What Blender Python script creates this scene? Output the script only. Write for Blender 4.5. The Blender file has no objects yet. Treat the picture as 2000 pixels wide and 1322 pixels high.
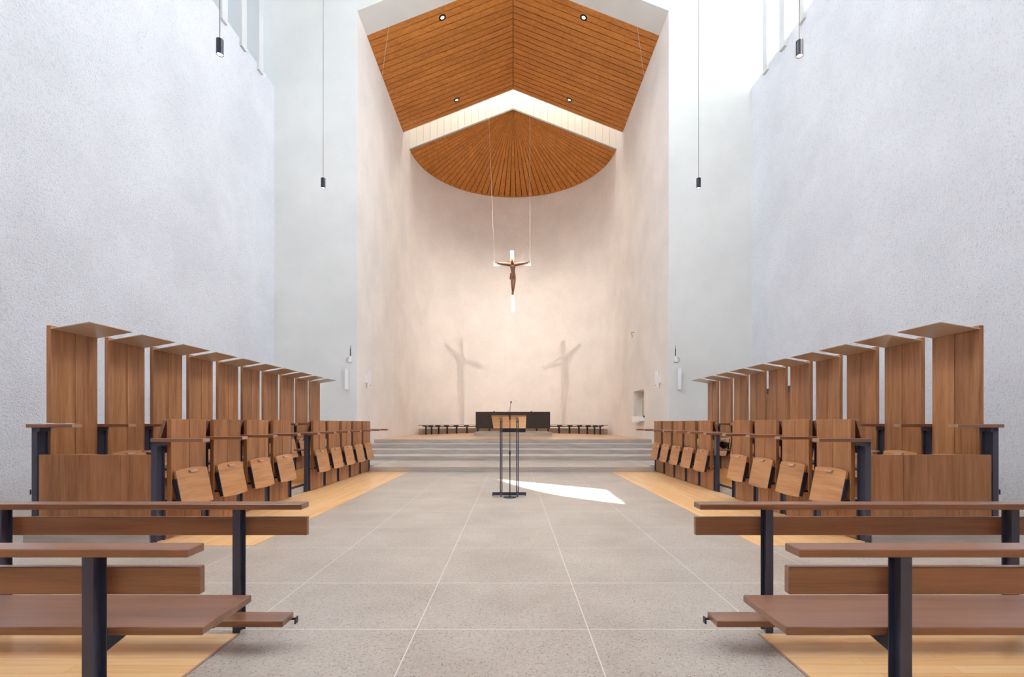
import bpy, bmesh, math, random
from mathutils import Vector, Matrix

random.seed(7)
SC = bpy.context.scene
COL = SC.collection
PI = math.pi

def lin(r, g, b):
    f = lambda c: (c/255)/12.92 if c/255 <= .04045 else ((c/255+.055)/1.055)**2.4
    return (f(r), f(g), f(b), 1.0)

# ------------------------------------------------------------------ camera
cam_d = bpy.data.cameras.new('camera')
cam = bpy.data.objects.new('camera', cam_d); COL.objects.link(cam)
cam.location = (0, 0, 1.45)
cam.rotation_euler = (PI/2, 0, 0)
cam_d.sensor_width = 36.0
cam_d.lens = 944/2000*36
cam_d.shift_x = -2/2000
cam_d.shift_y = (825-661)/2000
cam_d.clip_end = 200
SC.camera = cam

# ------------------------------------------------------------------ exposure, world, sun
SC.view_settings.view_transform = 'Standard'
SC.view_settings.look = 'None'
SC.view_settings.exposure = 1.25
SC.view_settings.gamma = 1.0
SC.cycles.max_bounces = 14
SC.cycles.diffuse_bounces = 8
SC.cycles.glossy_bounces = 4
SC.cycles.sample_clamp_indirect = 6.0
SC.cycles.use_denoising = True

W_RIGHT = 12.0      # radiance of the daylight panes
W_LEFT = 0.27
W_REAR_FILL = .7
W_SKY = 1.7
SUN_E = 11.0
LAMP_APSE = 260.0

world = bpy.data.worlds.new('world'); SC.world = world
world.use_nodes = True
bg = world.node_tree.nodes['Background']
bg.inputs[0].default_value = (.62, .78, 1.0, 1); bg.inputs[1].default_value = 1.5

sun_d = bpy.data.lights.new('sun', 'SUN'); sun_d.energy = SUN_E; sun_d.angle = math.radians(.5)
sun_d.color = (1.0, .95, .88)
sun = bpy.data.objects.new('sun', sun_d); COL.objects.link(sun)
_c, _s = math.cos(math.radians(58)), math.sin(math.radians(58))
SUN_DIR = Vector((-.783*_c, .622*_c, -_s))
sun.rotation_euler = SUN_DIR.to_track_quat('-Z', 'Y').to_euler()
sun.location = (14, -6, 26)

def lamp(name, kind, loc, energy, color, **kw):
    d = bpy.data.lights.new(name, kind); d.energy = energy; d.color = color
    for k, v in kw.items():
        if k != 'aim': setattr(d, k, v)
    o = bpy.data.objects.new(name, d); COL.objects.link(o); o.location = loc
    if 'aim' in kw:
        o.rotation_euler = (Vector(kw['aim'])-Vector(loc)).to_track_quat('-Z', 'Y').to_euler()
    return o

# two theatre spots high on the chancel arch, aimed at the crucifix
WARM = (1.0, .89, .78)
for sx in (-1, 1):
    lamp('crucifix_spot', 'SPOT', (sx*5.1, 16.9, 16.35), 1750, WARM, spot_size=math.radians(52), spot_blend=1.0,
         shadow_soft_size=.07, aim=(-sx*1.2, 28.6, 7.2))

# ------------------------------------------------------------------ materials
MATS = {}
def mat(name):
    m = bpy.data.materials.new(name); m.use_nodes = True
    MATS[name] = m
    return m, m.node_tree.nodes, m.node_tree.links, m.node_tree.nodes['Principled BSDF']

def plain(name, col, rough=.5, metal=0.0, spec=.5):
    m, n, l, b = mat(name)
    b.inputs['Base Color'].default_value = col
    b.inputs['Roughness'].default_value = rough
    b.inputs['Metallic'].default_value = metal
    b.inputs['Specular IOR Level'].default_value = spec
    return m

def emit(name, col, strength):
    m, n, l, b = mat(name)
    b.inputs['Base Color'].default_value = (.8, .8, .8, 1)
    b.inputs['Emission Color'].default_value = col
    b.inputs['Emission Strength'].default_value = strength
    return m

def mix(n, l, fac, a, b, mode='MIX'):
    x = n.new('ShaderNodeMix'); x.data_type = 'RGBA'; x.blend_type = mode
    for i, v in ((0, fac), (6, a), (7, b)):
        if hasattr(v, 'is_linked') or hasattr(v, 'links'): l.new(v, x.inputs[i])
        else: x.inputs[i].default_value = v
    return x.outputs[2]

def math_n(n, l, op, a, b=None, c=None):
    x = n.new('ShaderNodeMath'); x.operation = op
    for i, v in enumerate((a, b, c)):
        if v is None: continue
        if hasattr(v, 'links'): l.new(v, x.inputs[i])
        else: x.inputs[i].default_value = v
    return x.outputs[0]

def noise(n, l, vec, scale, detail=4, rough=.55):
    x = n.new('ShaderNodeTexNoise'); x.inputs['Scale'].default_value = scale
    x.inputs['Detail'].default_value = detail; x.inputs['Roughness'].default_value = rough
    if vec is not None: l.new(vec, x.inputs['Vector'])
    return x.outputs['Fac']

def ramp(n, l, fac, stops):
    x = n.new('ShaderNodeValToRGB'); l.new(fac, x.inputs[0])
    e = x.color_ramp.elements
    while len(e) < len(stops): e.new(.5)
    for i, (p, c) in enumerate(stops):
        e[i].position = p; e[i].color = c
    return x.outputs[0]

def wood(name, axis, dark, mid, light, rough=.42, knots=False, bump=.06, var=.30, spec=.4, coat=0.0):
    """planed boards with the grain along one axis; every board gets its own tone"""
    m, n, l, b = mat(name)
    tc = n.new('ShaderNodeTexCoord'); oi = n.new('ShaderNodeObjectInfo'); ge = n.new('ShaderNodeNewGeometry')
    rnd = math_n(n, l, 'ADD', math_n(n, l, 'MULTIPLY', oi.outputs['Random'], 37.0),
                 math_n(n, l, 'MULTIPLY', ge.outputs['Random Per Island'], 91.0))
    cx = n.new('ShaderNodeCombineXYZ')
    for i in range(3): l.new(rnd, cx.inputs[i])
    ad = n.new('ShaderNodeVectorMath'); ad.operation = 'ADD'
    l.new(tc.outputs['Object'], ad.inputs[0]); l.new(cx.outputs[0], ad.inputs[1])
    def stretched(s_across, s_along):
        mp = n.new('ShaderNodeMapping'); l.new(ad.outputs[0], mp.inputs[0])
        mp.inputs['Scale'].default_value = [s_along if 'xyz'[i] == axis else s_across for i in range(3)]
        return mp.outputs[0]
    g1 = noise(n, l, stretched(14, .9), 1.0, 5, .6)
    g2 = noise(n, l, stretched(120, 3.5), 1.0, 3, .6)
    g3 = noise(n, l, stretched(2.2, .5), 1.0, 2, .5)
    f = math_n(n, l, 'ADD', math_n(n, l, 'MULTIPLY', g1, .5), math_n(n, l, 'ADD', math_n(n, l, 'MULTIPLY', g2, .28), math_n(n, l, 'MULTIPLY', g3, .22)))
    col = ramp(n, l, f, [(.34, dark), (.5, mid), (.66, light)])
    hsv = n.new('ShaderNodeHueSaturation'); l.new(col, hsv.inputs['Color'])
    r2 = math_n(n, l, 'FRACT', math_n(n, l, 'MULTIPLY', rnd, 3.17))
    l.new(math_n(n, l, 'ADD', math_n(n, l, 'MULTIPLY', r2, var), 1-var/2), hsv.inputs['Value'])
    out = hsv.outputs[0]
    if knots:
        v = n.new('ShaderNodeTexVoronoi'); v.inputs['Scale'].default_value = 1.0
        l.new(stretched(3.2, 1.5), v.inputs['Vector'])
        k = math_n(n, l, 'LESS_THAN', v.outputs['Distance'], .055)
        out = mix(n, l, math_n(n, l, 'MULTIPLY', k, .75), out, (dark[0]*.35, dark[1]*.3, dark[2]*.3, 1))
    l.new(out, b.inputs['Base Color'])
    b.inputs['Roughness'].default_value = rough
    b.inputs['Specular IOR Level'].default_value = spec
    b.inputs['Coat Weight'].default_value = coat; b.inputs['Coat Roughness'].default_value = .28
    bp = n.new('ShaderNodeBump'); bp.inputs['Strength'].default_value = bump; bp.inputs['Distance'].default_value = .004
    l.new(g2, bp.inputs['Height']); l.new(bp.outputs[0], b.inputs['Normal'])
    return m

OAK_D, OAK_M, OAK_L = lin(118, 74, 44), lin(158, 107, 69), lin(184, 133, 91)
for ax in 'xyz':
    wood('oak_'+ax, ax, OAK_D, OAK_M, OAK_L, rough=.40, var=.24)
    wood('walnut_'+ax, ax, lin(98, 58, 36), lin(132, 84, 56), lin(152, 102, 70), rough=.34, spec=.55, bump=.02, coat=.7, var=.16)
    wood('larch_'+ax, ax, lin(156, 94, 34), lin(194, 122, 50), lin(212, 144, 68), rough=.5, knots=True, var=.14)
wood('seat_oak', 'y', lin(154, 104, 64), lin(188, 136, 92), lin(206, 156, 112), rough=.36, var=.14)
wood('endgrain', 'z', lin(140, 106, 84), lin(172, 136, 112), lin(190, 156, 134), rough=.4, var=.1)
wood('desk_ash', 'x', lin(190, 130, 76), lin(214, 160, 106), lin(228, 182, 134), rough=.45, var=.1)

def plaster(name, col, scale, strength, dist, mottle=.06, fine=90):
    m, n, l, b = mat(name)
    tc = n.new('ShaderNodeTexCoord')
    big = noise(n, l, tc.outputs['Object'], .55, 5, .6)
    a = tuple(c*(1-mottle) for c in col[:3])+(1,)
    z = tuple(min(1, c*(1+mottle*.6)) for c in col[:3])+(1,)
    colr = ramp(n, l, big, [(.35, a), (.65, z)])
    h1 = noise(n, l, tc.outputs['Object'], scale, 6, .65)
    h2 = noise(n, l, tc.outputs['Object'], fine, 2, .5)
    pit_shade = ramp(n, l, h1, [(.34, (.80, .80, .83, 1)), (.46, (1, 1, 1, 1))])  # shade of the rough surface painted into its low spots
    l.new(mix(n, l, min(1.0, strength), colr, pit_shade, 'MULTIPLY'), b.inputs['Base Color'])
    b.inputs['Roughness'].default_value = .9
    b.inputs['Specular IOR Level'].default_value = .15
    bp = n.new('ShaderNodeBump'); bp.inputs['Strength'].default_value = strength; bp.inputs['Distance'].default_value = dist
    l.new(math_n(n, l, 'ADD', h1, math_n(n, l, 'MULTIPLY', h2, .25)), bp.inputs['Height'])
    l.new(bp.outputs[0], b.inputs['Normal'])
    return m
plaster('rough_plaster', lin(239, 241, 248), 30, .9, .05)
plaster('apse_plaster', lin(242, 237, 232), 28, .8, .04)
plaster('smooth_plaster', lin(222, 223, 221), 20, .12, .01, mottle=.05)
plaster('white_paint', lin(240, 240, 238), 20, .05, .005, mottle=.01)
plaster('niche_plaster', lin(205, 196, 176), 24, .6, .02)

# speckled stone floor with pale joints
JX = [-.677+1.205*k for k in range(-6, 8)]
JY = [-4.1, -2.9, -1.7, -.5, .75, 2.1, 3.39, 4.37, 5.587, 6.71, 7.912, 9.1, 10.3, 11.5, 12.7]
def stone(name, joints):
    m, n, l, b = mat(name)
    tc = n.new('ShaderNodeTexCoord'); P = tc.outputs['Object']
    base = ramp(n, l, noise(n, l, P, 1.1, 6, .6), [(.32, lin(172, 160, 149)), (.68, lin(196, 184, 173))])
    fine = ramp(n, l, noise(n, l, P, 38, 5, .75), [(.34, (.66, .64, .62, 1)), (.6, (1.0, 1.0, 1.0, 1))])
    c = mix(n, l, .75, base, fine, 'MULTIPLY')
    v = n.new('ShaderNodeTexVoronoi'); v.inputs['Scale'].default_value = 64; l.new(P, v.inputs['Vector'])
    sep = n.new('ShaderNodeSeparateColor'); l.new(v.outputs['Color'], sep.inputs[0])
    spot = math_n(n, l, 'MULTIPLY', math_n(n, l, 'LESS_THAN', v.outputs['Distance'], .30), math_n(n, l, 'GREATER_THAN', sep.outputs[0], .66))
    c = mix(n, l, math_n(n, l, 'MULTIPLY', spot, .72), c, lin(72, 66, 66))
    lite = math_n(n, l, 'MULTIPLY', math_n(n, l, 'LESS_THAN', v.outputs['Distance'], .22), math_n(n, l, 'LESS_THAN', sep.outputs[1], .10))
    c = mix(n, l, math_n(n, l, 'MULTIPLY', lite, .6), c, lin(240, 236, 230))
    if joints:
        xyz = n.new('ShaderNodeSeparateXYZ'); l.new(P, xyz.inputs[0])
        acc = None
        for lst, o in ((JX, 0), (JY, 1)):
            for q in lst:
                t = math_n(n, l, 'LESS_THAN', math_n(n, l, 'ABSOLUTE', math_n(n, l, 'SUBTRACT', xyz.outputs[o], q)), .0035 if o == 0 else .0045)
                acc = t if acc is None else math_n(n, l, 'MAXIMUM', acc, t)
        c = mix(n, l, math_n(n, l, 'MULTIPLY', acc, .8), c, lin(226, 221, 214))
    l.new(c, b.inputs['Base Color'])
    b.inputs['Roughness'].default_value = .32
    b.inputs['Specular IOR Level'].default_value = .45
    bp = n.new('ShaderNodeBump'); bp.inputs['Strength'].default_value = .05; bp.inputs['Distance'].default_value = .003
    l.new(noise(n, l, P, 40, 3), bp.inputs['Height']); l.new(bp.outputs[0], b.inputs['Normal'])
    return m
stone('stone', True)
stone('stone_plain', False)

def concrete(name, a, z):
    m, n, l, b = mat(name)
    tc = n.new('ShaderNodeTexCoord'); P = tc.outputs['Object']
    mp = n.new('ShaderNodeMapping'); l.new(P, mp.inputs[0]); mp.inputs['Scale'].default_value = (.6, 1, 6)
    c = ramp(n, l, noise(n, l, mp.outputs[0], 2.2, 7, .65), [(.3, a), (.7, z)])
    l.new(c, b.inputs['Base Color']); b.inputs['Roughness'].default_value = .7
    return m
concrete('step_concrete', lin(164, 155, 148), lin(194, 185, 177))
concrete('plinth_concrete', lin(176, 160, 142), lin(200, 186, 168))

def parquet(name, along, wdt, length, cols):
    m, n, l, b = mat(name)
    tc = n.new('ShaderNodeTexCoord')
    mp = n.new('ShaderNodeMapping'); l.new(tc.outputs['Object'], mp.inputs[0])
    if along == 'y': mp.inputs['Rotation'].default_value = (0, 0, PI/2)
    br = n.new('ShaderNodeTexBrick'); l.new(mp.outputs[0], br.inputs['Vector'])
    br.inputs['Color1'].default_value = cols[0]; br.inputs['Color2'].default_value = cols[1]
    br.inputs['Mortar'].default_value = tuple(c*.45 for c in cols[0][:3])+(1,)
    br.inputs['Scale'].default_value = 1.0; br.inputs['Mortar Size'].default_value = .0009
    br.inputs['Brick Width'].default_value = length; br.inputs['Row Height'].default_value = wdt
    br.offset = .37
    m2 = n.new('ShaderNodeMapping'); l.new(mp.outputs[0], m2.inputs[0]); m2.inputs['Scale'].default_value = (2, 40, 40)
    g = ramp(n, l, noise(n, l, m2.outputs[0], 1, 5, .6), [(.3, (.84, .80, .76, 1)), (.65, (1, 1, 1, 1))])
    l.new(mix(n, l, .8, br.outputs[0], g, 'MULTIPLY'), b.inputs['Base Color'])
    b.inputs['Roughness'].default_value = .3; b.inputs['Specular IOR Level'].default_value = .4
    return m
PQ = (lin(234, 180, 122), lin(243, 203, 152))
parquet('parquet_x', 'x', .09, 1.3, PQ)
parquet('parquet_y', 'y', .09, 1.3, PQ)
parquet('parquet_gold', 'y', .09, 1.3, (lin(214, 150, 78), lin(226, 168, 98)))
parquet('parquet_apse', 'x', .12, 1.6, (lin(206, 166, 126), lin(220, 184, 146)))

plain('steel', lin(70, 72, 90), .40, .25)
plain('dark_steel', lin(44, 45, 58), .4, .3)
plain('ring_black', lin(34, 30, 28), .8)
plain('canopy_metal', lin(214, 200, 184), .36, .3)
plain('brushed', lin(150, 150, 146), .35, .8)
plain('black', lin(26, 26, 30), .5)
plain('gap_black', lin(34, 22, 14), .9)
plain('altar_bronze', lin(58, 50, 46), .55, .2)
plain('white_gloss', lin(242, 242, 240), .35)
plain('white_cross', lin(246, 246, 242), .5)
plain('white_plastic', lin(236, 236, 238), .4)
plain('cream_cord', lin(222, 208, 182), .8)
plain('gold', lin(226, 170, 66), .3, .9)
plain('paper', lin(238, 240, 246), .6)
plain('grey_fin', lin(206, 208, 208), .8)
plain('cable', lin(120, 112, 106), .5)
plain('white_cable', lin(226, 216, 206), .5)
plain('handle_wood', lin(188, 152, 130), .35)
plain('lining', lin(240, 236, 228), .7)
wood('carved_wood', 'z', lin(58, 30, 18), lin(98, 54, 34), lin(130, 78, 52), rough=.45, var=.1)
emit('sky_pane_right', (.85, .93, 1.0, 1), W_RIGHT)
emit('sky_pane_left', (.66, .82, 1.0, 1), W_LEFT)
emit('sky_pane_boost', (.85, .93, 1.0, 1), 7.0)
emit('sky_pane_far', (.95, .98, 1.0, 1), 1.9)
emit('rear_fill_glow', (.90, .95, 1.0, 1), W_REAR_FILL)
emit('sky_pane_top', (1.0, .98, .95, 1), W_SKY)
emit('lamp_lens', (1.0, .90, .78, 1), 2.0)
emit('pendant_lens', (1.0, .84, .70, 1), 1.1)
M = MATS

# ------------------------------------------------------------------ mesh helpers
class MB:
    def __init__(s): s.bm = bmesh.new()
    def box(s, x0, x1, y0, y1, z0, z1, bev=0.0, mtx=None):
        x0, x1 = min(x0, x1), max(x0, x1); y0, y1 = min(y0, y1), max(y0, y1); z0, z1 = min(z0, z1), max(z0, z1)
        t = bmesh.new()
        v = [t.verts.new(p) for p in ((x0,y0,z0),(x1,y0,z0),(x1,y1,z0),(x0,y1,z0),(x0,y0,z1),(x1,y0,z1),(x1,y1,z1),(x0,y1,z1))]
        for f in ((3,2,1,0),(4,5,6,7),(0,1,5,4),(1,2,6,5),(2,3,7,6),(3,0,4,7)): t.faces.new([v[i] for i in f])
        if bev > 0: bmesh.ops.bevel(t, geom=t.edges[:], offset=bev, segments=1, affect='EDGES', profile=.5)
        s._add(t, mtx); return s
    def _add(s, t, mtx=None):
        if mtx is not None: bmesh.ops.transform(t, matrix=mtx, verts=t.verts[:])
        me = bpy.data.meshes.new('tmp'); t.to_mesh(me); t.free()
        s.bm.from_mesh(me); bpy.data.meshes.remove(me)
    def poly(s, pts):
        s.bm.faces.new([s.bm.verts.new(p) for p in pts]); return s
    def prism(s, pts, vec, bev=0.0):
        """closed prism: outline pts (3-D, planar) swept by vec"""
        t = bmesh.new(); vec = Vector(vec)
        a = [t.verts.new(p) for p in pts]; b = [t.verts.new(Vector(p)+vec) for p in pts]
        t.faces.new(a); t.faces.new(b[::-1]); k = len(pts)
        for i in range(k): t.faces.new([a[i], b[i], b[(i+1) % k], a[(i+1) % k]])
        bmesh.ops.recalc_face_normals(t, faces=t.faces[:])
        if bev > 0: bmesh.ops.bevel(t, geom=t.edges[:], offset=bev, segments=1, affect='EDGES', profile=.5)
        s._add(t); return s
    def cyl(s, p0, p1, r0, r1=None, seg=16, caps=True):
        r1 = r0 if r1 is None else r1
        p0, p1 = Vector(p0), Vector(p1); d = p1-p0
        t = bmesh.new()
        bmesh.ops.create_cone(t, cap_ends=caps, segments=seg, radius1=r0, radius2=max(r1, 1e-5), depth=d.length)
        q = d.to_track_quat('Z', 'Y').to_matrix().to_4x4()
        s._add(t, Matrix.Translation((p0+p1)/2) @ q); return s
    def tube(s, pts, r, seg=8):
        pts = [Vector(p) for p in pts]
        rings = []
        for i, p in enumerate(pts):
            d = (pts[min(i+1, len(pts)-1)]-pts[max(i-1, 0)]).normalized()
            q = d.to_track_quat('Z', 'Y')
            rings.append([s.bm.verts.new(p+q @ Vector((r*math.cos(2*PI*k/seg), r*math.sin(2*PI*k/seg), 0))) for k in range(seg)])
        for a, b in zip(rings, rings[1:]):
            for k in range(seg): s.bm.faces.new([a[k], a[(k+1) % seg], b[(k+1) % seg], b[k]])
        s.bm.faces.new(rings[0][::-1]); s.bm.faces.new(rings[-1]); return s
    def beam(s, x0, x1, y0, y1, z0, z1, tf=.009, tw=.007):
        """rolled I-section upright, flanges across y"""
        xm = (x0+x1)/2
        s.box(x0, x1, y0, y0+tf, z0, z1); s.box(x0, x1, y1-tf, y1, z0, z1); s.box(xm-tw/2, xm+tw/2, y0+tf, y1-tf, z0, z1)
        return s
    def build(s, name, material, parent=None, smooth=False):
        me = bpy.data.meshes.new(name)
        s.bm.normal_update(); s.bm.to_mesh(me); s.bm.free()
        me.materials.append(M[material] if isinstance(material, str) else material)
        if smooth:
            for p in me.polygons: p.use_smooth = True
        o = bpy.data.objects.new(name, me); COL.objects.link(o)
        if parent is not None: o.parent = parent
        return o

def thing(name, loc, label, cat, group=None, rz=0.0):
    o = bpy.data.objects.new(name, None); COL.objects.link(o)
    o.location = loc; o.rotation_euler = (0, 0, rz); o.empty_display_size = .1
    return tag(o, label, cat, group)
def tag(o, label, cat, group=None):
    o['label'] = label; o['category'] = cat
    if group: o['group'] = group
    return o
def struct(name, mb, material, parent=None, label=None):
    o = mb.build(name, material, parent)
    if parent is None:
        o['kind'] = 'structure'
        if label: o['label'] = label
    return o
def copy_tree(o, parent=None):
    c = o.copy(); COL.objects.link(c)
    if parent is not None: c.parent = parent
    for ch in list(o.children): copy_tree(ch, c)
    return c

# ------------------------------------------------------------------ the setting
XN = 8.58          # nave side walls
YF = 17.38         # wall with the chancel arch
XA = 5.60          # apse half width
YC = 26.2          # centre of the apse half circle
EAVE, RIDGE = 16.25, 18.45
ZT = 19.7          # nave roof
SILL = 13.5
YB = -7.5          # rear wall
Z5 = .768          # sanctuary floor

struct('floor', MB().box(-9.6, 9.6, YB, 17.4, -.2, 0), 'stone')
# light oak strip floors: in front of the stalls and beneath the pews
def inlay(name, x0, x1, y0, y1, m): return struct(name, MB().box(x0, x1, y0, y1, -.05, .004), m)
inlay('floor_strip_left', -4.33, -3.05, 5.68, 14.1, 'parquet_y')
inlay('floor_strip_right', 2.885, 4.28, 5.68, 14.1, 'parquet_y')
inlay('floor_pews_left', -8.5, -1.885, YB+.1, 3.31, 'parquet_x')
inlay('floor_pews_right', 1.69, 8.5, YB+.1, 3.31, 'parquet_x')
struct('trim_1', MB().box(-1.885, -1.869, YB+.1, 3.31, -.05, .006), 'endgrain')
struct('trim_2', MB().box(1.674, 1.69, YB+.1, 3.31, -.05, .006), 'endgrain')

# chancel steps
ST = [(14.1, .142), (16.69, .290), (17.86, .447), (18.75, .612), (19.5, .768)]
mb = MB()
mb.box(-4.19, 4.12, 14.1, 14.7, 0, .142)
mb.box(-8.58, 8.58, 14.7, 17.6, 0, .142)
mb.box(-5.6, 5.6, 17.6, 19.5, 0, .142)
struct('floor_landing', mb, 'step_concrete')
struct('floor_landing_paving', MB().box(-4.18, 4.11, 14.11, 16.69, .13, .146), 'stone')
for i in range(1, 5):
    y, z = ST[i]
    z0 = ST[i-1][1]
    o = struct('floor_step_'+str(i), MB().box(-XA, XA, y, 20.6 if i == 4 else ST[i+1][0]+.4, z0-.02, z-.002, bev=.006), 'step_concrete')
# sanctuary floor: rectangle plus half circle
mb = MB()
pts = [(-XA, 19.56, Z5), (XA, 19.56, Z5), (XA, YC, Z5)]+[(XA*math.cos(a*PI/48), YC+XA*math.sin(a*PI/48), Z5) for a in range(1, 48)]+[(-XA, YC, Z5)]
mb.prism(pts, (0, 0, -.3))
struct('floor_sanctuary', mb, 'parquet_apse')
struct('floor_altar_platform', MB().box(-1.93, 1.93, 23.85, 27.4, Z5-.02, .955, bev=.006), 'step_concrete')

# side walls
WT = .35
struct('wall_left', MB().box(-XN-WT, -XN, YB, YF, 0, SILL), 'rough_plaster')
struct('wall_right', MB().box(XN, XN+WT, YB, YF, 0, SILL), 'rough_plaster')
struct('wall_rear', MB().box(-9.9, 9.9, YB-.3, YB, 0, ZT+.3), 'oak_z')
struct('ceiling', MB().box(-9.9, XN+.07, YB-.3, YF+.3, ZT, ZT+.3).box(XN+.07, 9.9, YB-.3, 1.0, ZT, ZT+.3).box(XN+.07, 9.9, 6.1, YF+.3, ZT, ZT+.3), 'white_paint')  # gap left over the right bay to let the sun in
# sills behind the parapet
struct('trim_3', MB().box(-9.5, -XN-WT, YB, YF, SILL-.3, SILL-.02), 'smooth_plaster')
struct('trim_4', MB().box(XN+WT, 9.5, YB, YF, SILL-.3, SILL-.02), 'smooth_plaster')
# chancel arch wall with gable-shaped opening, and its soffit
def arch_wall(y0, y1):
    mb = MB()
    W = XA+.012
    mb.box(-9.6, -W, y0, y1, 0, 21.2); mb.box(W, 9.6, y0, y1, 0, 21.2)
    mb.prism([(-W, y0, EAVE), (0, y0, RIDGE), (W, y0, EAVE), (W, y0, 21.2), (-W, y0, 21.2)], (0, y1-y0, 0))
    return mb
struct('wall_front', arch_wall(YF, 18.5), 'smooth_plaster')

# apse walls
def quadwall(mb, x, y0, y1, z0, z1, t):
    mb.box(x, x+t, y0, y1, z0, z1)
mb = MB(); quadwall(mb, -XA, 18.48, YC, 0, 21.2, -.3); quadwall(mb, -XA, 17.383, 18.48, 0, EAVE, -.011)
struct('wall_apse_left', mb, 'apse_plaster')
NY0, NY1, NZ0, NZ1 = 20.7, 22.4, 1.72, 2.88
mb = MB()
quadwall(mb, XA, 18.48, NY0, 0, 21.2, .45); quadwall(mb, XA, 17.383, 18.48, 0, EAVE, .011); quadwall(mb, XA, NY1, YC, 0, 21.2, .45)
quadwall(mb, XA, NY0, NY1, 0, NZ0, .45); quadwall(mb, XA, NY0, NY1, NZ1, 21.2, .45)
struct('wall_apse_right', mb, 'apse_plaster')
struct('wall_niche', MB().box(XA+.40, XA+.46, NY0-.02, NY1+.02, NZ0-.02, NZ1+.02), 'niche_plaster')
mb = MB(); N = 72
ring = [[mb.bm.verts.new((r*math.cos(PI*i/N), YC+r*math.sin(PI*i/N), z)) for r, z in ((XA, 0), (XA, 17.2), (XA+.35, 17.2), (XA+.35, 0))] for i in range(N+1)]
for a, b in zip(ring, ring[1:]):
    for k in range(4):
        f = mb.bm.faces.new([a[k], b[k], b[(k+1) % 4], a[(k+1) % 4]]); f.smooth = (k in (0, 2))
mb.bm.faces.new(ring[0]); mb.bm.faces.new(ring[-1][::-1])
bmesh.ops.recalc_face_normals(mb.bm, faces=mb.bm.faces[:])
for e in mb.bm.edges:
    if len(e.link_faces) == 2 and e.calc_face_angle(0) > .6: e.smooth = False
o = struct('wall_apse_back', mb, 'apse_plaster')
# concrete plinth round the apse
mb = MB()
for i in range(6, 66):
    a0, a1 = PI*i/N, PI*(i+1)/N
    mb.prism([(r*math.cos(a), YC+r*math.sin(a), Z5-.02) for r, a in ((5.36, a0), (5.36, a1), (XA+.02, a1), (XA+.02, a0))], (0, 0, .34))
struct('trim_5', mb, 'plinth_concrete')

# board ceiling of the chancel (boards fall from the ridge to the eaves)
YE = 24.7
sl = (RIDGE-EAVE)/XA
struct_backing = MB()
for s in (-1, 1):
    struct_backing.prism([(0, 18.5, RIDGE+.05), (s*XA, 18.5, EAVE+.05), (s*XA, 18.5, EAVE+.16), (0, 18.5, RIDGE+.16)], (0, YE-18.5, 0))
struct('ceiling_chancel_lining', struct_backing, 'gap_black')
nb = 20; pitch = (YE-18.5)/nb
for s, nm in ((-1, 'ceiling_chancel_left'), (1, 'ceiling_chancel_right')):
    mb = MB()
    for k in range(nb):
        y0 = 18.5+k*pitch; y1 = y0+pitch-.042
        mb.prism([(s*.012, y0, RIDGE), (s*XA, y0, EAVE), (s*XA, y0, EAVE+.045), (s*.012, y0, RIDGE+.045)], (0, y1-y0, 0))
    struct(nm, mb, 'larch_x')
# fan ceiling of the apse: a half cone of tapered boards
nb = 45
mb = MB(); bk = MB()
apex = Vector((0, YC, RIDGE))
for k in range(nb):
    a0, a1 = PI*k/nb, PI*(k+1)/nb
    g = .0042
    q = [Vector((XA*math.cos(a), YC+XA*math.sin(a), EAVE)) for a in (a0+g, a1-g)]
    c = apex.lerp((q[0]+q[1])/2, .012)
    mb.prism([c+(q[0]-c)*0, q[0], q[1]], (0, 0, .04))
    b0 = [Vector((XA*math.cos(a), YC+XA*math.sin(a), EAVE)) for a in (a0, a1)]
    bk.poly([apex+Vector((0, 0, .045)), b0[0]+Vector((0, 0, .045)), b0[1]+Vector((0, 0, .045))])
o = struct('ceiling_apse', mb, 'larch_y')
struct('ceiling_apse_lining', bk, 'gap_black')
# roof light between the two ceilings: white boarded cheeks and the glass on top
mb = MB()
def cheek(mb, y0, y1):
    n = 30
    for k in range(n):
        xa, xb = -XA+2*XA*k/n+.006, -XA+2*XA*(k+1)/n-.006
        za, zb = RIDGE-abs(xa)*sl, RIDGE-abs(xb)*sl
        mb.prism([(xa, y0, za), (xb, y0, zb), (xb, y0, 21.0), (xa, y0, 21.0)], (0, y1-y0, 0))
cheek(mb, YC, YC+.05)
mb.prism([(-XA, YC+.05, EAVE+.1), (0, YC+.05, RIDGE+.1), (XA, YC+.05, EAVE+.1), (XA, YC+.05, 21), (-XA, YC+.05, 21)], (0, .03, 0))
struct('trim_6', mb, 'lining')
mb = MB(); cheek(mb, YE-.05, YE)
mb.prism([(-XA, YE-.05, EAVE+.1), (0, YE-.05, RIDGE+.1), (XA, YE-.05, EAVE+.1), (XA, YE-.05, 21), (-XA, YE-.05, 21)], (0, -.03, 0))
struct('trim_7', mb, 'lining')
mb = MB()
for s in (-1, 1):
    mb.prism([(0, YC-.03, RIDGE-.06), (s*XA, YC-.03, EAVE-.06), (s*XA, YC-.03, EAVE+.02), (0, YC-.03, RIDGE+.02)], (0, .028, 0))
struct('trim_8', mb, 'brushed')
mb = MB().box(-XA, XA, YE-.1, YC+.1, 21.0, 21.1)
struct('window_1', mb, 'sky_pane_top')

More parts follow.
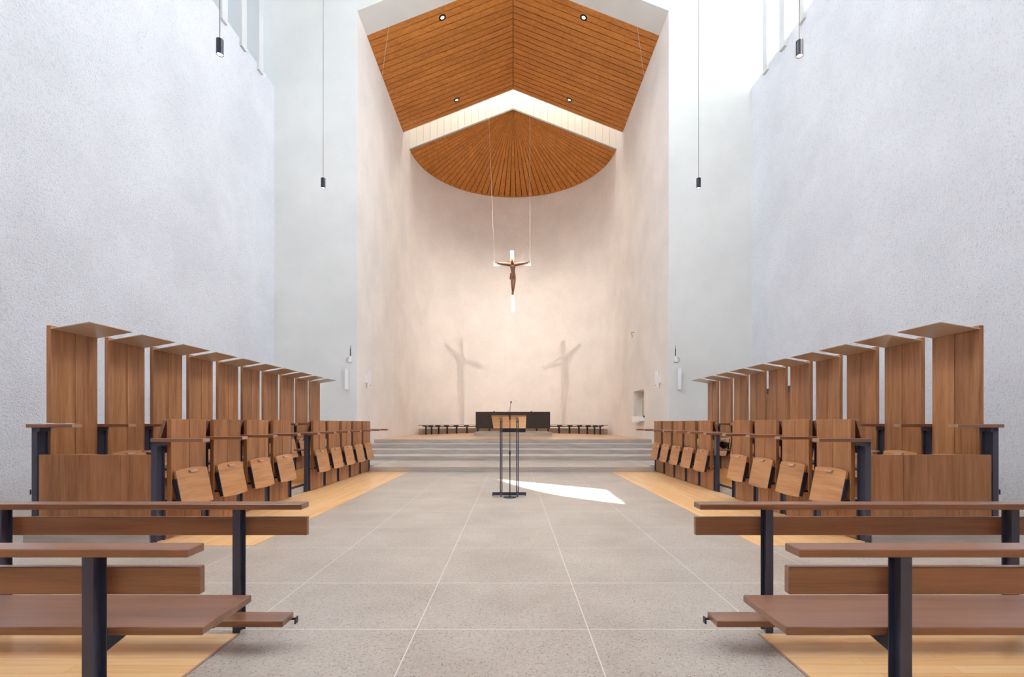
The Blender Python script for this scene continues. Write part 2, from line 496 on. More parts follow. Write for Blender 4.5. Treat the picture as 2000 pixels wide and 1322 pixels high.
struct('roof_sunblock_chancel', MB().box(-6, 6, 18.3, YE-.05, 21.1, 21.3), 'white_paint')  # unseen roof slab added to stop sun leaking into the chancel
mb = MB()
mb.prism([(6.1*math.cos(a*PI/24), YC+.04+6.1*math.sin(a*PI/24), 18.9) for a in range(25)], (0, 0, .2))
for i in range(36):
    a0, a1 = PI*i/36, PI*(i+1)/36
    mb.prism([(r*math.cos(a), YC+r*math.sin(a), 15.5) for r, a in ((XA+.3, a0), (XA+.3, a1), (XA+.45, a1), (XA+.45, a0))], (0, 0, 3.5))
struct('roof_sunblock_apse', mb, 'white_paint')  # unseen roof and curved skirt added to keep sun out of the apse
# clerestory daylight
def pane(name, x0, x1, y0, y1, z0, z1, m): return struct(name, MB().box(x0, x1, y0, y1, z0, z1), m)
pane('window_2', -9.5, -9.42, 10.5, YF, SILL-.1, ZT, 'sky_pane_left')
struct('wall_left_bay', MB().box(-9.5, -9.42, YB, .5, SILL-.1, ZT), 'smooth_plaster')
pane('window_6', -9.5, -9.42, .5, 10.5, SILL-.1, ZT, 'sky_pane_boost')  # unseen stretch of the left window, brightened to lift the right wall
SY0, SY1 = 1.2, 5.9
pane('window_7', 9.42, 9.5, 11.2, YF, SILL-.1, ZT, 'sky_pane_far')
pane('window_3', 9.42, 9.5, SY1+.2, 11.2, SILL-.1, ZT, 'sky_pane_right')
struct('wall_right_upper', MB().box(9.42, 9.5, YB, SY0-.2, SILL-.1, ZT), 'smooth_plaster')
# fins between the panes
k = 0
for s in (-1, 1):
    for i in range(0, 23):
        yc = 16.33-1.03*i
        if s == 1 and SY0-.5 < yc < SY1+.9: continue
        if yc < .3: continue
        k += 1
        struct('trim_%d' % (8+k), MB().box(s*8.50, s*9.2, yc-.14, yc+.14, SILL-.22, ZT+.02), 'grey_fin')
# unseen bay added, its opening shaped to throw the sun patch on the floor
opening = [(5.20, 13.52), (5.22, 18.5), (4.74, 17.95), (4.06, 17.0), (3.68, 16.3), (3.48, 15.7), (3.36, 14.6), (3.31, 13.52)]
mb = MB()
x0, x1 = XN, XN+.06
cy = [p for p in opening]
mb.prism([(x0, SY0-.2, SILL), (x0, 3.31, SILL)]+[(x0, y, z) for y, z in opening[::-1][1:6]]+[(x0, 4.74, 17.95), (x0, 5.22, 18.5), (x0, 5.22, ZT), (x0, SY0-.2, ZT)], (.06, 0, 0))
mb.prism([(x0, 5.21, SILL), (x0, SY1+.2, SILL), (x0, SY1+.2, ZT), (x0, 5.21, ZT)], (.06, 0, 0))
mb.box(XN+.06, 9.5, SY0-.25, SY0-.2, SILL-.1, ZT); mb.box(XN+.06, 9.5, SY1+.2, SY1+.25, SILL-.1, ZT)
struct('wall_sun_mask', mb, 'smooth_plaster')
# west window behind the congregation
mb = MB(); 
struct('rear_fill_pane', MB().box(-5.2, 5.2, YB-.02, YB+.03, 4.0, 13.0), 'rear_fill_glow')
mb = MB()
for x in [-5.2+1.3*i for i in range(9)]: mb.box(x-.04, x+.04, YB+.03, YB+.12, 4, 13)
for z in (4, 7, 10, 13): mb.box(-5.24, 5.24, YB+.03, YB+.10, z-.04, z+.04)
struct('trim_90', mb, 'dark_steel')

# wooden door in the right side wall, glimpsed between the tall stall backs
door = MB().box(XN-.06, XN+.02, 14.95, 16.25, .142, 2.38, bev=.004).build('door_1', 'oak_z'); door['kind'] = 'structure'
MB().box(XN-.075, XN, 14.85, 16.35, 2.40, 2.58).build('lintel', 'dark_steel', door)
MB().cyl((XN-.06, 15.08, 1.15), (XN-.13, 15.08, 1.15), .012).cyl((XN-.125, 15.08, 1.15), (XN-.125, 15.22, 1.15), .011).build('door_handle', 'brushed', door)

# ------------------------------------------------------------------ choir stalls
PITCH, PW, PY0 = .852, .675, 5.98
SIDE = {-1: 'left', 1: 'right'}
ORD = ['first', 'second', 'third', 'fourth', 'fifth', 'sixth', 'seventh', 'eighth', 'ninth', 'tenth']

def seat_part(root, s, zb):
    """tip-up seat, folded upright; local frame of a stall: x = s*outward, y from the panel's near edge"""
    y0, y1 = .03, .645
    top, bot = (-.035, zb+.845), (-.125, zb+.395)
    du, dz = bot[0]-top[0], bot[1]-top[1]
    L = math.hypot(du, dz)
    ax = Vector((s*du/L, 0, dz/L))                     # down the seat
    nr = Vector((-s*abs(dz)/L, 0, du/L*1.0))           # towards the aisle, slightly up or down
    nr = ax.cross(Vector((0, 1, 0))).normalized()
    if nr.x*s > 0: nr = -nr
    O = Vector((s*top[0], 0, top[1]))
    out = []
    for i in range(9):
        t = i/8; out.append(O+Vector((0, y0+(y1-y0)*t, 0))-ax*(.022*math.sin(PI*t)))
    for i in range(9):
        t = 1-i/8; out.append(O+Vector((0, y0+(y1-y0)*t, 0))+ax*(L+.016*math.sin(PI*t)))
    seat = MB().prism(out, -nr*.028).build('seat', 'seat_oak', root)
    # grip wedge at the top edge
    c = O+Vector((0, (y0+y1)/2, 0))
    a = [c+Vector((0, -.085, 0))+ax*.012, c+Vector((0, .085, 0))+ax*.012, c+Vector((0, .055, 0))+ax*.042, c+Vector((0, -.06, 0))+ax*.042]
    MB().prism(a, nr*.026).build('handle', 'handle_wood', seat)
    for yy, w in ((y0-.012, .011), (y1+.001, .011)):
        p = O+Vector((0, yy, 0))
        mb = MB().prism([p+ax*.10-nr*.062, p+ax*.10-nr*.004, p+ax*(L-.012)-nr*.004, p+ax*(L-.012)-nr*.045], (0, w, 0))
        q = p+ax*(L*.80)-nr*.03
        e = Vector((s*.09, q.y, q.z))
        mb.box(min(q.x, e.x), max(q.x, e.x), q.y-.004, q.y+.012, q.z-.016, q.z+.016)
        mb.cyl(q+Vector((0, -.012, 0)), q+Vector((0, .022, 0)), .016, seg=10)
        mb.build('hinge_arm', 'dark_steel', seat)
    return seat

def i_post(root, s, u0, u1, y, z0, z1, hook=False):
    p = MB().beam(s*u0, s*u1, y, y+.145, z0, z1).build('post', 'steel', root)
    # head plate under the armrest
    MB().box(s*(u0-.12), s*(u1+.012), y+.02, y+.125, z1-.004, z1).box(s*(u0-.03), s*(u1), y+.0, y+.145, z1-.05, z1-.004).build('head_plate', 'steel', p)
    return p
def armrest(root, s, u0, u1, y, z):
    a = MB().box(s*u0, s*u1, y-.014, y+.125, z-.042, z, bev=.003).build('armrest', 'walnut_x', root)
    MB().box(s*(u0-.002), s*(u0+.0005), y-.011, y+.122, z-.039, z-.003).build('end_grain', 'endgrain', a)
    return a

def panel(s, u0, u1, z0, z1, bev=.003):
    mb = MB(); h = PW/2
    mb.box(s*u0, s*u1, 0, h-.004, z0, z1, bev=bev).box(s*u0, s*u1, h+.004, PW, z0, z1, bev=bev)
    return mb

def front_stall(s, X, end=False):
    r = thing('choir_stall', (s*X, PY0, 0), '-', 'choir stall')
    panel(s, 0, .055, .46, 1.492).build('backrest', 'oak_z', r)
    panel(s, .06, .092, .012, .47).build('lower_panel', 'oak_z', r)
    seat_part(r, s, 0.0)
    for y in ([-.16, PITCH-.16] if end else [-.16]):
        i_post(r, s, .065, .13, y, 0, 1.216)
        armrest(r, s, -.5, .13, y, 1.258)
    b = MB().prism([(s*.062, .0, 1.475), (s*.10, .0, 1.482), (s*.225, .0, 1.075), (s*.187, .0, 1.065)], (0, PW, 0), bev=.002).build('bookrest', 'walnut_y', r)
    MB().prism([(s*.188, .0, 1.062), (s*.225, .0, 1.073), (s*.36, .0, 1.10), (s*.36, .0, 1.085)], (0, PW, 0)).build('lip', 'walnut_y', b)
    MB().box(s*.095, s*.42, 0, PW, .85, .88, bev=.002).build('book_shelf', 'walnut_y', r)
    return r
def back_stall(s, X, end=False):
    zb = .17
    r = thing('choir_stall', (s*X, PY0, zb), '-', 'choir stall')
    z = lambda v: v-zb
    panel(s, 0, .055, z(.64), z(2.653)).build('backrest', 'oak_z', r)
    panel(s, .04, .072, z(.185), z(.65)).build('lower_panel', 'oak_z', r)
    seat_part(r, s, 0.0)
    for y in ([-.16, PITCH-.16] if end else [-.16]):
        i_post(r, s, .012, .077, y, z(.17), z(1.388))
        armrest(r, s, -.42, .135, y, z(1.43))
    c = MB().prism([(s*.02, 0, z(2.604)), (s*-.485, 0, z(2.690)), (s*-.485, 0, z(2.698)), (s*.02, 0, z(2.612))], (0, PW, 0)).build('canopy', 'canopy_metal', r)
    return r

XFR = {-1: 4.23, 1: 4.18}; XBK = {-1: 5.72, 1: 5.77}
WORDS = {0: 'nearest the camera'}
def far_word(i, n):
    return ['nearest the camera', 'second from the camera', 'third from the camera', 'fourth from the camera', 'fifth from the camera',
            'sixth from the camera', 'seventh from the camera', 'third from the far end', 'second from the far end', 'last at the far end'][i]
for s in (-1, 1):
    proto = front_stall(s, XFR[s]); proto_end = front_stall(s, XFR[s], True)
    used = [False, False]
    near = ['nearest the camera', 'second from the camera', 'third from the camera', 'last before the passage']
    far = ['first beyond the passage', 'second beyond the passage', 'third beyond the passage', 'second from the steps', 'last before the steps']
    for i in [0, 1, 2, 3, 5, 6, 7, 8, 9]:
        e = i in (3, 9)
        src = proto_end if e else proto
        if not used[e]: o = src; used[e] = True
        else: o = copy_tree(src)
        o.location = (s*XFR[s], PY0+PITCH*i, 0)
        w = near[i] if i < 4 else far[i-5]
        o['label'] = 'low front-row oak stall on the %s, folded seat, %s' % (SIDE[s], w)
        o['group'] = 'front-row choir stalls on the %s' % SIDE[s]
    proto = back_stall(s, XBK[s]); proto_end = back_stall(s, XBK[s], True)
    first = True
    for i in range(10):
        if i == 9: o = proto_end
        else:
            o = proto if first else copy_tree(proto); first = False
        o.location = (s*XBK[s], PY0+PITCH*i, .17)
        o['label'] = 'tall back-row oak stall under a metal canopy on the %s, %s' % (SIDE[s], far_word(i, 10))
        o['group'] = 'tall canopied choir stalls on the %s' % SIDE[s]
    # platform under the back row
    X0, X1 = XFR[s]+.14, XBK[s]+.16
    pf = struct('floor_platform_'+SIDE[s], MB().box(s*X0, s*X1, 5.80, 14.45, 0, .15), 'step_concrete')
    struct('floor_platform_boards_'+SIDE[s], MB().box(s*(X0+.012), s*X1, 5.82, 14.43, .145, .17), 'parquet_gold')
    struct('trim_%d' % (92+s), MB().box(s*(X0-.004), s*(X0+.012), 5.80, 14.45, .13, .172).box(s*X0, s*X1, 5.795, 5.82, .13, .172), 'dark_steel')
    # end screen between the two rows
    es = thing('end_screen', (s*(XFR[s]+XBK[s])/2, 5.85, .172), 'wide three-board oak end screen closing the near end of the %s stalls' % SIDE[s], 'screen')
    a, b = XFR[s]+.136-(XFR[s]+XBK[s])/2, XBK[s]+.007-(XFR[s]+XBK[s])/2
    L = b-a
    mb = MB(); cuts = [0, .27, .73, 1.0] if s == 1 else [0, .27, .735, 1.0]
    for c0, c1 in zip(cuts, cuts[1:]):
        mb.box(s*(a+L*c0+.001), s*(a+L*c1-.001), -.018, .018, .0, .889, bev=.003)
    mb.build('boards', 'oak_z', es)
    # small coat hook on the outer corner post
    hk = MB().box(0, s*.03, -.008, .008, -.004, .004).box(s*.026, s*.03, -.008, .008, -.03, .03)
    h = hk.build('coat_hook', 'dark_steel'); h.location = (s*(XBK[s]+.077), 5.835, .61)
    tag(h, 'small dark steel hook on the outermost near post of the %s stalls' % SIDE[s], 'hook')

# added pale strip, painting in the sun on the perforated post flange
pr = MB().box(-.004, 0, -.06, .06, 0, .40)
for k in range(8): pr.cyl((-.0045, 0, .03+k*.048), (-.004, 0, .03+k*.048), .012, seg=10)
pr = pr.build('sunlit_flange_strip', 'brushed'); pr.location = (XFR[1]+.062, PY0+PITCH*5-.09, .76)
tag(pr, 'pale strip painted as sunlit perforated flange, first post beyond the right passage', 'strip')

# things left in the stalls
def paper(name, loc, rz, label, cat='paper', m='paper', sx=.30, sy=.21):
    mb = MB(); n = 8
    rows = []
    for i in range(n+1):
        t = i/n
        z = .006+.012*math.sin(PI*t*2)**2*(1 if t < .5 else .5)
        rows.append([mb.bm.verts.new((sx*(t-.5), y, z)) for y in (-sy/2, sy/2)])
    for a, b in zip(rows, rows[1:]): mb.bm.faces.new([a[0], b[0], b[1], a[1]])
    bmesh.ops.solidify(mb.bm, geom=mb.bm.faces[:], thickness=.004)
    o = mb.build(name, m); o.location = loc; o.rotation_euler = (0, 0, rz)
    return tag(o, label, cat)
paper('open_leaflet', (-5.60, 5.90, 1.427), .05, 'open white leaflet lying on the nearest armrest of the left back row', 'leaflet', sx=.46, sy=.13)

def pouch():
    r = thing('black_pouch', (4.545, 10.42, .88), 'black cloth pouch with cream cords on the shelf beyond the right passage', 'bag')
    bm = bmesh.new(); bmesh.ops.create_uvsphere(bm, u_segments=16, v_segments=10, radius=1)
    for v in bm.verts:
        x, y, z = v.co
        w = 1+.25*z
        v.co = Vector((x*.09*w, y*.13*w, .085+z*.085))
    me = bpy.data.meshes.new('bag_body'); bm.to_mesh(me); bm.free(); me.materials.append(M['black'])
    for p in me.polygons: p.use_smooth = True
    o = bpy.data.objects.new('bag_body', me); COL.objects.link(o); o.parent = r
    pts = [(-.05, -.1, .16), (-.02, -.2, .22), (.03, -.24, .25), (.06, -.20, .22), (.07, -.14, .14), (.07, -.12, .02)]
    MB().tube([Vector(p) for p in pts], .008).build('cord', 'cream_cord', r)
    pts = [(-.05, .02, .16), (-.10, -.02, .26), (-.15, -.04, .36), (-.18, -.02, .46), (-.16, .04, .40), (-.10, .06, .26), (-.03, .06, .15)]
    MB().tube([Vector(p) for p in pts], .008).build('cord', 'cream_cord', r)
pouch()

# ------------------------------------------------------------------ pews and kneeler rails
def pew_post(root, x, y, z1, w=.05, d=.075):
    return MB().beam(x-w/2, x+w/2, y, y+d, 0, z1, tf=.006, tw=.005).build('post', 'steel', root)
def pew(s, xe, yb, posts, label):
    """pew seen from behind: rail, back board and seat on steel posts; yb = near edge of the rail"""
    r = thing('pew', (s*xe, yb, 0), label, 'pew')
    Ln = 3.9
    MB().box(0, s*Ln, 0, .119, .848, .886, bev=.004).build('top_rail', 'walnut_x', r)
    MB().box(0, s*Ln, .084, .124, .654, .781, bev=.004).build('back_board', 'walnut_x', r)
    MB().box(0, s*Ln, .103, .529, .456, .495, bev=.004).build('seat', 'walnut_x', r)
    for px in posts:
        x = s*(px-xe)
        p = pew_post(r, x, .012, .848)
        MB().prism([(x-.004, .085, .455), (x-.004, .40, .455), (x-.004, .40, .440), (x-.004, .085, .375)], (.008, 0, 0)).build('seat_bracket', 'dark_steel', p)
    return r
def kneeler(s, xe, yb, posts, label):
    r = thing('kneeler_rail', (s*xe, yb, 0), label, 'kneeler')
    Ln = 3.9
    MB().box(0, s*Ln, 0, .121, .851, .890, bev=.004).build('top_rail', 'walnut_x', r)
    MB().box(0, s*Ln, .088, .124, .656, .785, bev=.004).build('front_board', 'walnut_x', r)
    k = MB().box(0, s*Ln, -.272, -.119, .161, .20, bev=.003).build('kneeling_board', 'walnut_x', r)
    MB().box(s*-.022, s*.02, -.13, -.12, .150, .162).box(s*-.026, s*-.018, -.15, -.11, .13, .17).build('stop', 'dark_steel', k)
    for px in posts:
        x = s*(px-xe)
        p = pew_post(r, x, .013, .851)
        MB().box(x-.004, x+.004, -.24, .02, .142, .162).build('kneeler_bracket', 'dark_steel', p)
    return r
pew(-1, 1.449, 2.151, (1.905, 3.55, 5.0), 'dark wooden pew with seat board on steel posts, near left corner')
pew(1, 1.276, 2.151, (1.761, 3.46, 4.9), 'dark wooden pew with seat board on steel posts, near right corner')
kneeler(-1, 1.449, 3.312, (1.905, 3.545, 5.0), 'seatless front rail with low kneeling board ahead of the left pew')
kneeler(1, 1.284, 3.312, (1.766, 3.46, 4.9), 'seatless front rail with low kneeling board ahead of the right pew')

# ------------------------------------------------------------------ lectern and microphone
lec = thing('lectern', (-.075, 9.5, 0), 'reading desk with pale sloping board on two tall steel posts', 'lectern')
top = [(-.345, -.06, 1.568), (.335, -.06, 1.568), (.335, .42, 1.331), (-.335, .42, 1.331)]
MB().prism([(-.345, -.06, 1.568), (.335, -.06, 1.568), (.335, .42, 1.331), (-.325, .42, 1.331)], (0, .012, .024)).build('desk_board', 'desk_ash', lec)
MB().prism([(-.347, -.062, 1.566), (.337, -.062, 1.566), (.337, -.062, 1.594), (-.347, -.062, 1.594)], (0, -.012, 0)).build('edge_strip', 'oak_x', lec)
for x in (-.158, .162):
    p = MB()
    p.box(x-.025, x-.005, -.03, .03, .05, 1.50).box(x+.005, x+.025, -.03, .03, .05, 1.50)
    p = p.build('post', 'steel', lec)
    MB().box(x-.032, x+.032, -.05, .06, 1.484, 1.500).box(x-.024, x+.024, -.02, .03, 1.44, 1.53).build('head_plate', 'brushed', p)
    MB().box(x-.010, x+.010, -.12, .30, .0, .055, bev=.002).build('foot', 'steel', lec)
MB().box(-.335, .335, .055, .085, .012, .07, bev=.003).box(-.333, -.315, .05, .09, 0, .02).box(.315, .333, .05, .09, 0, .02).build('base_bar', 'steel', lec)

mic = thing('microphone_stand', (-.06, 9.36, 0), 'slim black microphone stand with round foot before the lectern', 'microphone')
MB().cyl((0, 0, 0), (0, 0, .014), .13, .125, 32).cyl((0, 0, .014), (0, 0, .03), .03, .02, 16).build('round_foot', 'dark_steel', mic)
mp = MB().cyl((0, 0, .02), (0, 0, .86), .010, seg=10).cyl((0, 0, .86), (0, 0, 1.64), .007, seg=10).build('pole', 'dark_steel', mic)
MB().cyl((0, 0, .83), (0, 0, .90), .016, seg=12).build('clutch', 'black', mp)
MB().cyl((0, 0, 1.50), (0, 0, 1.655), .014, seg=12).build('clip', 'dark_steel', mic)
MB().tube([(0, 0, 1.65), (.004, -.01, 1.72), (.012, -.03, 1.79), (.018, -.06, 1.83)], .004).build('gooseneck', 'dark_steel', mic)
MB().cyl((.016, -.05, 1.822), (.024, -.09, 1.85), .010, .013, 12).build('microphone_head', 'black', mic)
MB().tube([(0, -.004, 1.70), (-.03, -.01, 1.68), (-.045, -.01, 1.62), (-.02, -.01, 1.55)], .0025).build('wire', 'black', mic)

# ------------------------------------------------------------------ altar and apse bench
alt = thing('altar', (0, 24.5, .955), 'long dark bronze altar block on a narrow base in the apse', 'altar')
MB().box(-1.89, 1.88, 0, 1.05, .20, 1.04, bev=.006).build('table_block', 'altar_bronze', alt)
MB().box(-.64, .64, .15, .9, 0, .20).build('base', 'dark_steel', alt)
for x, w in ((-.975, 'left'), (.945, 'right')):
    t = thing('candle_holder', (x, 25.0, 1.995), 'tiny dark candle holder on the %s half of the altar top' % w, 'candle holder')
    MB().cyl((0, 0, 0), (0, 0, .02), .06, .05, 20).cyl((0, 0, .02), (0, 0, .045), .025, .035, 16).build('cup', 'dark_steel', t)

bn = thing('apse_bench', (0, YC, Z5), 'curved dark bench on square legs round the apse wall', 'bench')
mb = MB(); rail = MB()
def arc(mb, r0, r1, z0, z1, d0, d1, n):
    for i in range(n):
        a0, a1 = math.radians(d0+(d1-d0)*i/n), math.radians(d0+(d1-d0)*(i+1)/n)
        mb.prism([(r*math.sin(a), r*math.cos(a), z0) for r, a in ((r0, a0), (r0, a1), (r1, a1), (r1, a0))], (0, 0, z1-z0))
arc(mb, 4.84, 5.26, .505, .54, -84.5, 84.5, 60); bmesh.ops.remove_doubles(mb.bm, verts=mb.bm.verts[:], dist=1e-4)
mb.build('seat', 'walnut_x', bn)
arc(rail, 4.92, 4.98, .41, .455, -81, 81, 60); bmesh.ops.remove_doubles(rail.bm, verts=rail.bm.verts[:], dist=1e-4)
rail.build('rail', 'dark_steel', bn)
for k in range(19):
    a = math.radians(-80+160*k/18)
    leg = MB().box(-.045, .045, -.03, .03, 0, .455).box(-.12, .12, -.04, .16, .455, .506)
    lo = leg.build('leg', 'dark_steel', bn); lo.location = (4.95*math.sin(a), 4.95*math.cos(a), 0); lo.rotation_euler = (0, 0, -a)

# ------------------------------------------------------------------ crucifix
YX = 25.35
cr = thing('crucifix', (0, YX, 7.21), 'white hanging crucifix with carved brown figure and gold rays', 'crucifix')
k = 25.35/944
MB().box(-.10+.0, .10, 0, .06, 0, 3.26, bev=.004).build('upright', 'white_cross', cr)
MB().box(-.98, .98, -.004, .056, 2.44, 2.64, bev=.004).build('crossbar', 'white_cross', cr)
cr.rotation_euler = (0, math.radians(-.9), 0)
# carved figure: one skinned body, arms raised along the bar, head bowed to the shoulder
def P(cx, cy, d): return Vector(((cx-385)*.00285, -d, 3.26-(cy-95)*.00285))
J = {}
sk = [('pelvis', P(398, 560, .13), .115), ('waist', P(395, 500, .15), .098), ('chest', P(392, 425, .14), .135), ('upchest', P(391, 385, .12), .125), ('neck', P(388, 362, .13), .052),
      ('head0', P(386, 348, .17), .075), ('head1', P(384, 318, .17), .088), ('head2', P(383, 298, .15), .055),
      ('sh_l', P(352, 374, .10), .07), ('el_l', P(215, 354, .09), .056), ('wr_l', P(130, 332, .05), .040), ('ha_l', P(100, 325, .05), .04),
      ('sh_r', P(432, 376, .10), .07), ('el_r', P(560, 352, .09), .056), ('wr_r', P(650, 330, .05), .040), ('ha_r', P(682, 326, .05), .04),
      ('hip_l', P(374, 590, .14), .08), ('kn_l', P(370, 715, .20), .062), ('an_l', P(379, 862, .10), .042), ('to_l', P(372, 925, .17), .042),
      ('hip_r', P(428, 590, .14), .08), ('kn_r', P(420, 715, .21), .062), ('an_r', P(396, 862, .13), .042), ('to_r', P(393, 925, .20), .042)]
ED = [('pelvis', 'waist'), ('waist', 'chest'), ('chest', 'upchest'), ('upchest', 'neck'), ('neck', 'head0'), ('head0', 'head1'), ('head1', 'head2'),
      ('upchest', 'sh_l'), ('sh_l', 'el_l'), ('el_l', 'wr_l'), ('wr_l', 'ha_l'), ('upchest', 'sh_r'), ('sh_r', 'el_r'), ('el_r', 'wr_r'), ('wr_r', 'ha_r'),
      ('pelvis', 'hip_l'), ('hip_l', 'kn_l'), ('kn_l', 'an_l'), ('an_l', 'to_l'), ('pelvis', 'hip_r'), ('hip_r', 'kn_r'), ('kn_r', 'an_r'), ('an_r', 'to_r')]
def skinned(name, sk, ED, material, parent, levels=2):
    idx = {n: i for i, (n, _, _) in enumerate(sk)}
    me = bpy.data.meshes.new(name); me.from_pydata([p for _, p, _ in sk], [(idx[a], idx[b]) for a, b in ED], [])
    o = bpy.data.objects.new(name, me); COL.objects.link(o); o.parent = parent
    m = o.modifiers.new('skin', 'SKIN'); m.use_smooth_shade = True
    for i, (_, _, r) in enumerate(sk):
        me.skin_vertices[0].data[i].radius = (r, r*.85); me.skin_vertices[0].data[i].use_root = (i == 0)
    o.modifiers.new('sub', 'SUBSURF').levels = levels; o.modifiers['sub'].render_levels = levels
    bpy.context.view_layer.update()
    dg = bpy.context.evaluated_depsgraph_get()
    nm = bpy.data.meshes.new_from_object(o.evaluated_get(dg))
    o.modifiers.clear(); o.data = nm; nm.materials.clear(); nm.materials.append(M[material])
    for p in nm.polygons: p.use_smooth = True
    return o
fig = skinned('carved_figure', sk, ED, 'carved_wood', cr)
# fingers
for sd, c in ((-1, P(96, 324, .06)), (1, P(686, 325, .06))):
    f = []; e = []
    f.append(('p', c, .022))
    for q, (dz, ln) in enumerate(((.030, .055), (.012, .07), (-.006, .068), (-.024, .052))):
        f.append(('a%d' % q, c+Vector((sd*.03, -.01, dz)), .010)); f.append(('b%d' % q, c+Vector((sd*(.03+ln*.6), -.035, dz*1.2)), .009)); f.append(('c%d' % q, c+Vector((sd*(.03+ln*.7), -.065, dz*1.1)), .007))
        e += [('p', 'a%d' % q), ('a%d' % q, 'b%d' % q), ('b%d' % q, 'c%d' % q)]
    f += [('t0', c+Vector((sd*.0, -.03, .035)), .011), ('t1', c+Vector((sd*.03, -.06, .045)), .009)]; e += [('p', 't0'), ('t0', 't1')]
    skinned('hand', f, e, 'carved_wood', fig, 1)
# hair and beard, loincloth with its hanging knot
skinned('hair', [('a', P(384, 296, .13), .07), ('b', P(372, 325, .12), .045), ('c', P(366, 362, .14), .025), ('d', P(396, 325, .12), .045), ('e', P(404, 362, .14), .025), ('f', P(384, 310, .09), .06)],
        [('a', 'b'), ('b', 'c'), ('a', 'd'), ('d', 'e'), ('a', 'f')], 'carved_wood', fig, 1)
skinned('beard', [('a', P(386, 352, .235), .03), ('b', P(387, 372, .235), .022)], [('a', 'b')], 'carved_wood', fig, 1)
nose = MB().prism([P(381, 322, .252), P(387, 322, .252), P(388, 338, .252), P(380, 338, .252)], (0, -.025, -.004)).build('nose', 'carved_wood', fig)
lc = skinned('loincloth', [('p', P(399, 545, .13), .125), ('l', P(385, 590, .14), .105), ('r', P(418, 592, .14), .105), ('k', P(360, 548, .14), .05), ('k1', P(346, 525, .14), .03), ('k2', P(346, 590, .14), .045), ('k3', P(342, 645, .14), .035)],
             [('p', 'l'), ('p', 'r'), ('p', 'k'), ('k', 'k1'), ('k', 'k2'), ('k2', 'k3')], 'carved_wood', fig, 2)
# gold rays
ctr = P(383, 322, .10)
for d in ((0, 1), (-1, .14), (1, .14)):
    for da, ln in ((0, .36), (.22, .24), (-.22, .24)):
        a = math.atan2(d[1], d[0])+da
        v = Vector((math.cos(a), 0, math.sin(a)))
        MB().cyl(ctr+v*.09, ctr+v*(.09+ln), .016, .002, 6).build('gold_ray', 'gold', cr)
for x0, x1 in ((-.93, -1.13), (.93, 1.06)):
    MB().tube([(x0, .03, 2.62), (x0+(x1-x0)*1.30, .03, 13.80)], .007, 6).build('suspension_wire', 'white_cable', cr)

# tie wires under the chancel ceiling
for s in (-1, 1):
    w = MB().tube([(0, 0, 0), (-.82*-s, 2.05, -.53)], .008, 6).build('tie_wire', 'white_cable')
    w.location = (s*4.77, 18.52, 16.57); w.rotation_euler = (0, 0, 0)
    tag(w, 'thin white wire from the board ceiling to the %s apse wall' % SIDE[s], 'wire')

# ------------------------------------------------------------------ lamps
for s in (-1, 1):
    for y, wd in ((18.99, 'front'), (23.84, 'rear')):
        x = s*2.776; z = RIDGE-abs(x)*sl
        t = thing('downlight', (x, y, z), 'round recessed downlight with dark ring in the board ceiling, %s %s' % (wd, SIDE[s]), 'ceiling light', 'recessed downlights')
        t.rotation_euler = (0, s*math.atan(sl), 0)
        ring = MB()
        for k in range(28):
            a0, a1 = 2*PI*k/28, 2*PI*(k+1)/28
            ring.prism([(r*math.cos(a), r*math.sin(a), -.012) for r, a in ((.075, a0), (.075, a1), (.145, a1), (.145, a0))], (0, 0, .03))
        ring.build('ring', 'ring_black', t)
        MB().cyl((0, 0, -.006), (0, 0, .02), .074, seg=28).build('lens', 'lamp_lens', t)
        lamp('downlight_beam', 'SPOT', (x-s*.02, y, z-.05), LAMP_APSE, (1.0, .90, .80), spot_size=math.radians(100), spot_blend=1.0, shadow_soft_size=.05,
             aim=(x*.9, y+3.5, 0))

def pendant(x, y, z, label):
    t = thing('pendant_lamp', (x, y, z), label, 'pendant lamp', 'cylinder pendants')
    mb = MB().cyl((0, 0, .012), (0, 0, .225), .05, seg=28)
    mb.build('shade', 'dark_steel', t)
    rim = MB()
    for k in range(28):
        a0, a1 = 2*PI*k/28, 2*PI*(k+1)/28
        rim.prism([(r*math.cos(a), r*math.sin(a), 0) for r, a in ((.043, a0), (.043, a1), (.05, a1), (.05, a0))], (0, 0, .012))
    rim.build('rim', 'dark_steel', t)
    MB().cyl((0, 0, .006), (0, 0, .0125), .0425, seg=24).build('lens', 'pendant_lens', t)
    MB().cyl((0, 0, .225), (0, 0, .245), .012, seg=10).build('cap', 'black', t)
    MB().cyl((0, 0, .24), (0, 0, ZT-z), .006, seg=6).build('cable', 'cable', t)
    lamp('pendant_beam', 'SPOT', (x, y, z+.003), 60, (1.0, .82, .62), spot_size=math.radians(80), spot_blend=.8, shadow_soft_size=.015)
pendant(-4.41, 7.27, 6.98, 'black cylinder pendant on long cable, near left, high before the wall')
pendant(-4.40, 11.2, 6.88, 'black cylinder pendant on long cable, far left, before the arch wall')
pendant(4.30, 11.2, 6.88, 'black cylinder pendant on long cable, far right, before the arch wall')
pendant(4.31, 7.27, 6.96, 'black cylinder pendant on long cable, near right, high before the wall')

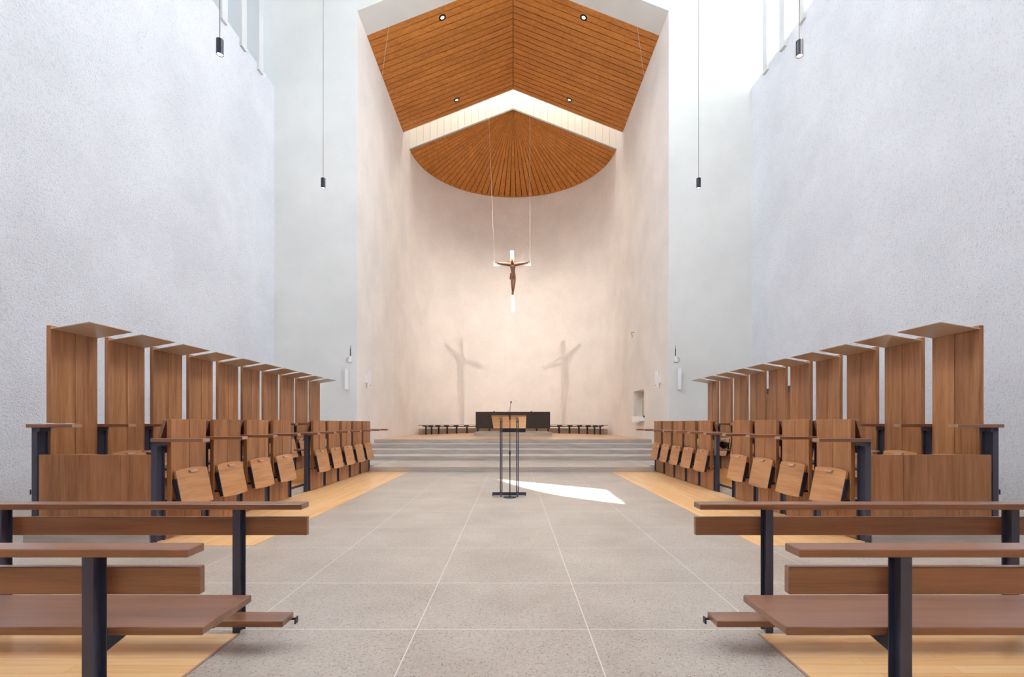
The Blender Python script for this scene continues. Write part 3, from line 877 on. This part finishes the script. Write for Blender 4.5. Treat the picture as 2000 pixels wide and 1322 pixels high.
# ------------------------------------------------------------------ small fittings on the walls
for s in (-1, 1):
    side = SIDE[s]
    sp = thing('column_speaker', (s*5.95, YF, 2.62), 'slim white upright loudspeaker on the wall %s of the arch' % side, 'loudspeaker')
    MB().box(-.06, .06, -.15, -.05, 0, .76, bev=.015).build('housing', 'white_plastic', sp)
    MB().box(-.045, .045, -.153, -.149, .05, .71).build('grille', 'paper', sp)
    MB().box(-.02, .02, -.06, 0, .15, .20).box(-.02, .02, -.06, 0, .58, .63).build('bracket', 'white_plastic', sp)
    rx = thing('antenna_box', (s*5.83, YF, 3.62), 'small white receiver box with dark antenna above the %s loudspeaker' % side, 'receiver')
    MB().box(-.05, .05, -.07, 0, 0, .21, bev=.006).build('housing', 'white_plastic', rx)
    MB().cyl((0, -.035, .21), (0, -.035, .47), .014, .012, 10).cyl((0, -.035, .47), (0, -.035, .60), .007, .005, 8).build('antenna', 'black', rx)
    pts = [(s*(.05+.12*math.sin(PI*t/10)), -.012, .20-.24*t/10) for t in range(11)]
    MB().tube(pts, .006, 6).build('cable', 'cable', rx)
    pl = thing('switch_panel', (s*XA, 18.78, 2.8), 'flat white panel with a dark button on the %s apse wall' % side, 'panel')
    MB().box(0, -s*.02, -.25, .25, 0, .66, bev=.004).build('plate', 'white_plastic', pl)
    MB().cyl((-s*.02, .1, .10), (-s*.03, .1, .10), .025, seg=14).build('button', 'black', pl)
    wl = thing('wall_box', (s*XA, 18.32, 2.95), 'small white projecting wall box beside the switch panel, %s of the apse' % side, 'wall box')
    MB().box(0, -s*.14, -.07, .07, 0, .28, bev=.01).build('housing', 'white_plastic', wl)
    MB().cyl((-s*.06, 0, 0), (-s*.06, 0, -.2), .012, seg=8).build('conduit', 'plinth_concrete', wl)

sh = thing('credence_shelf', (XA, 21.25, 1.44), 'small shelf draped in white cloth beneath the niche, right apse wall', 'shelf')
MB().box(0, -.20, -.62, .62, .24, .28, bev=.003).build('board', 'white_gloss', sh)
MB().box(-.20, -.215, -.64, .64, .02, .284, bev=.003).box(0, -.215, -.645, -.62, .06, .284).build('cloth', 'paper', sh)
MB().prism([(0, -.68, .30), (-.08, -.68, .30), (0, -.68, .20)], (0, .03, 0)).build('bracket', 'dark_steel', sh)
hk = thing('wall_hook', (XA, 22.3, 5.4), 'tiny dark hook high above the niche on the right apse wall', 'hook')
MB().tube([(0, 0, .2), (-.12, 0, .22), (-.14, 0, .16), (-.12, 0, .10)], .018, 8).build('arm', 'brushed', hk)
MB().cyl((-.1, 0, -.03), (-.1, 0, .11), .014, seg=8).build('rod', 'brushed', hk)
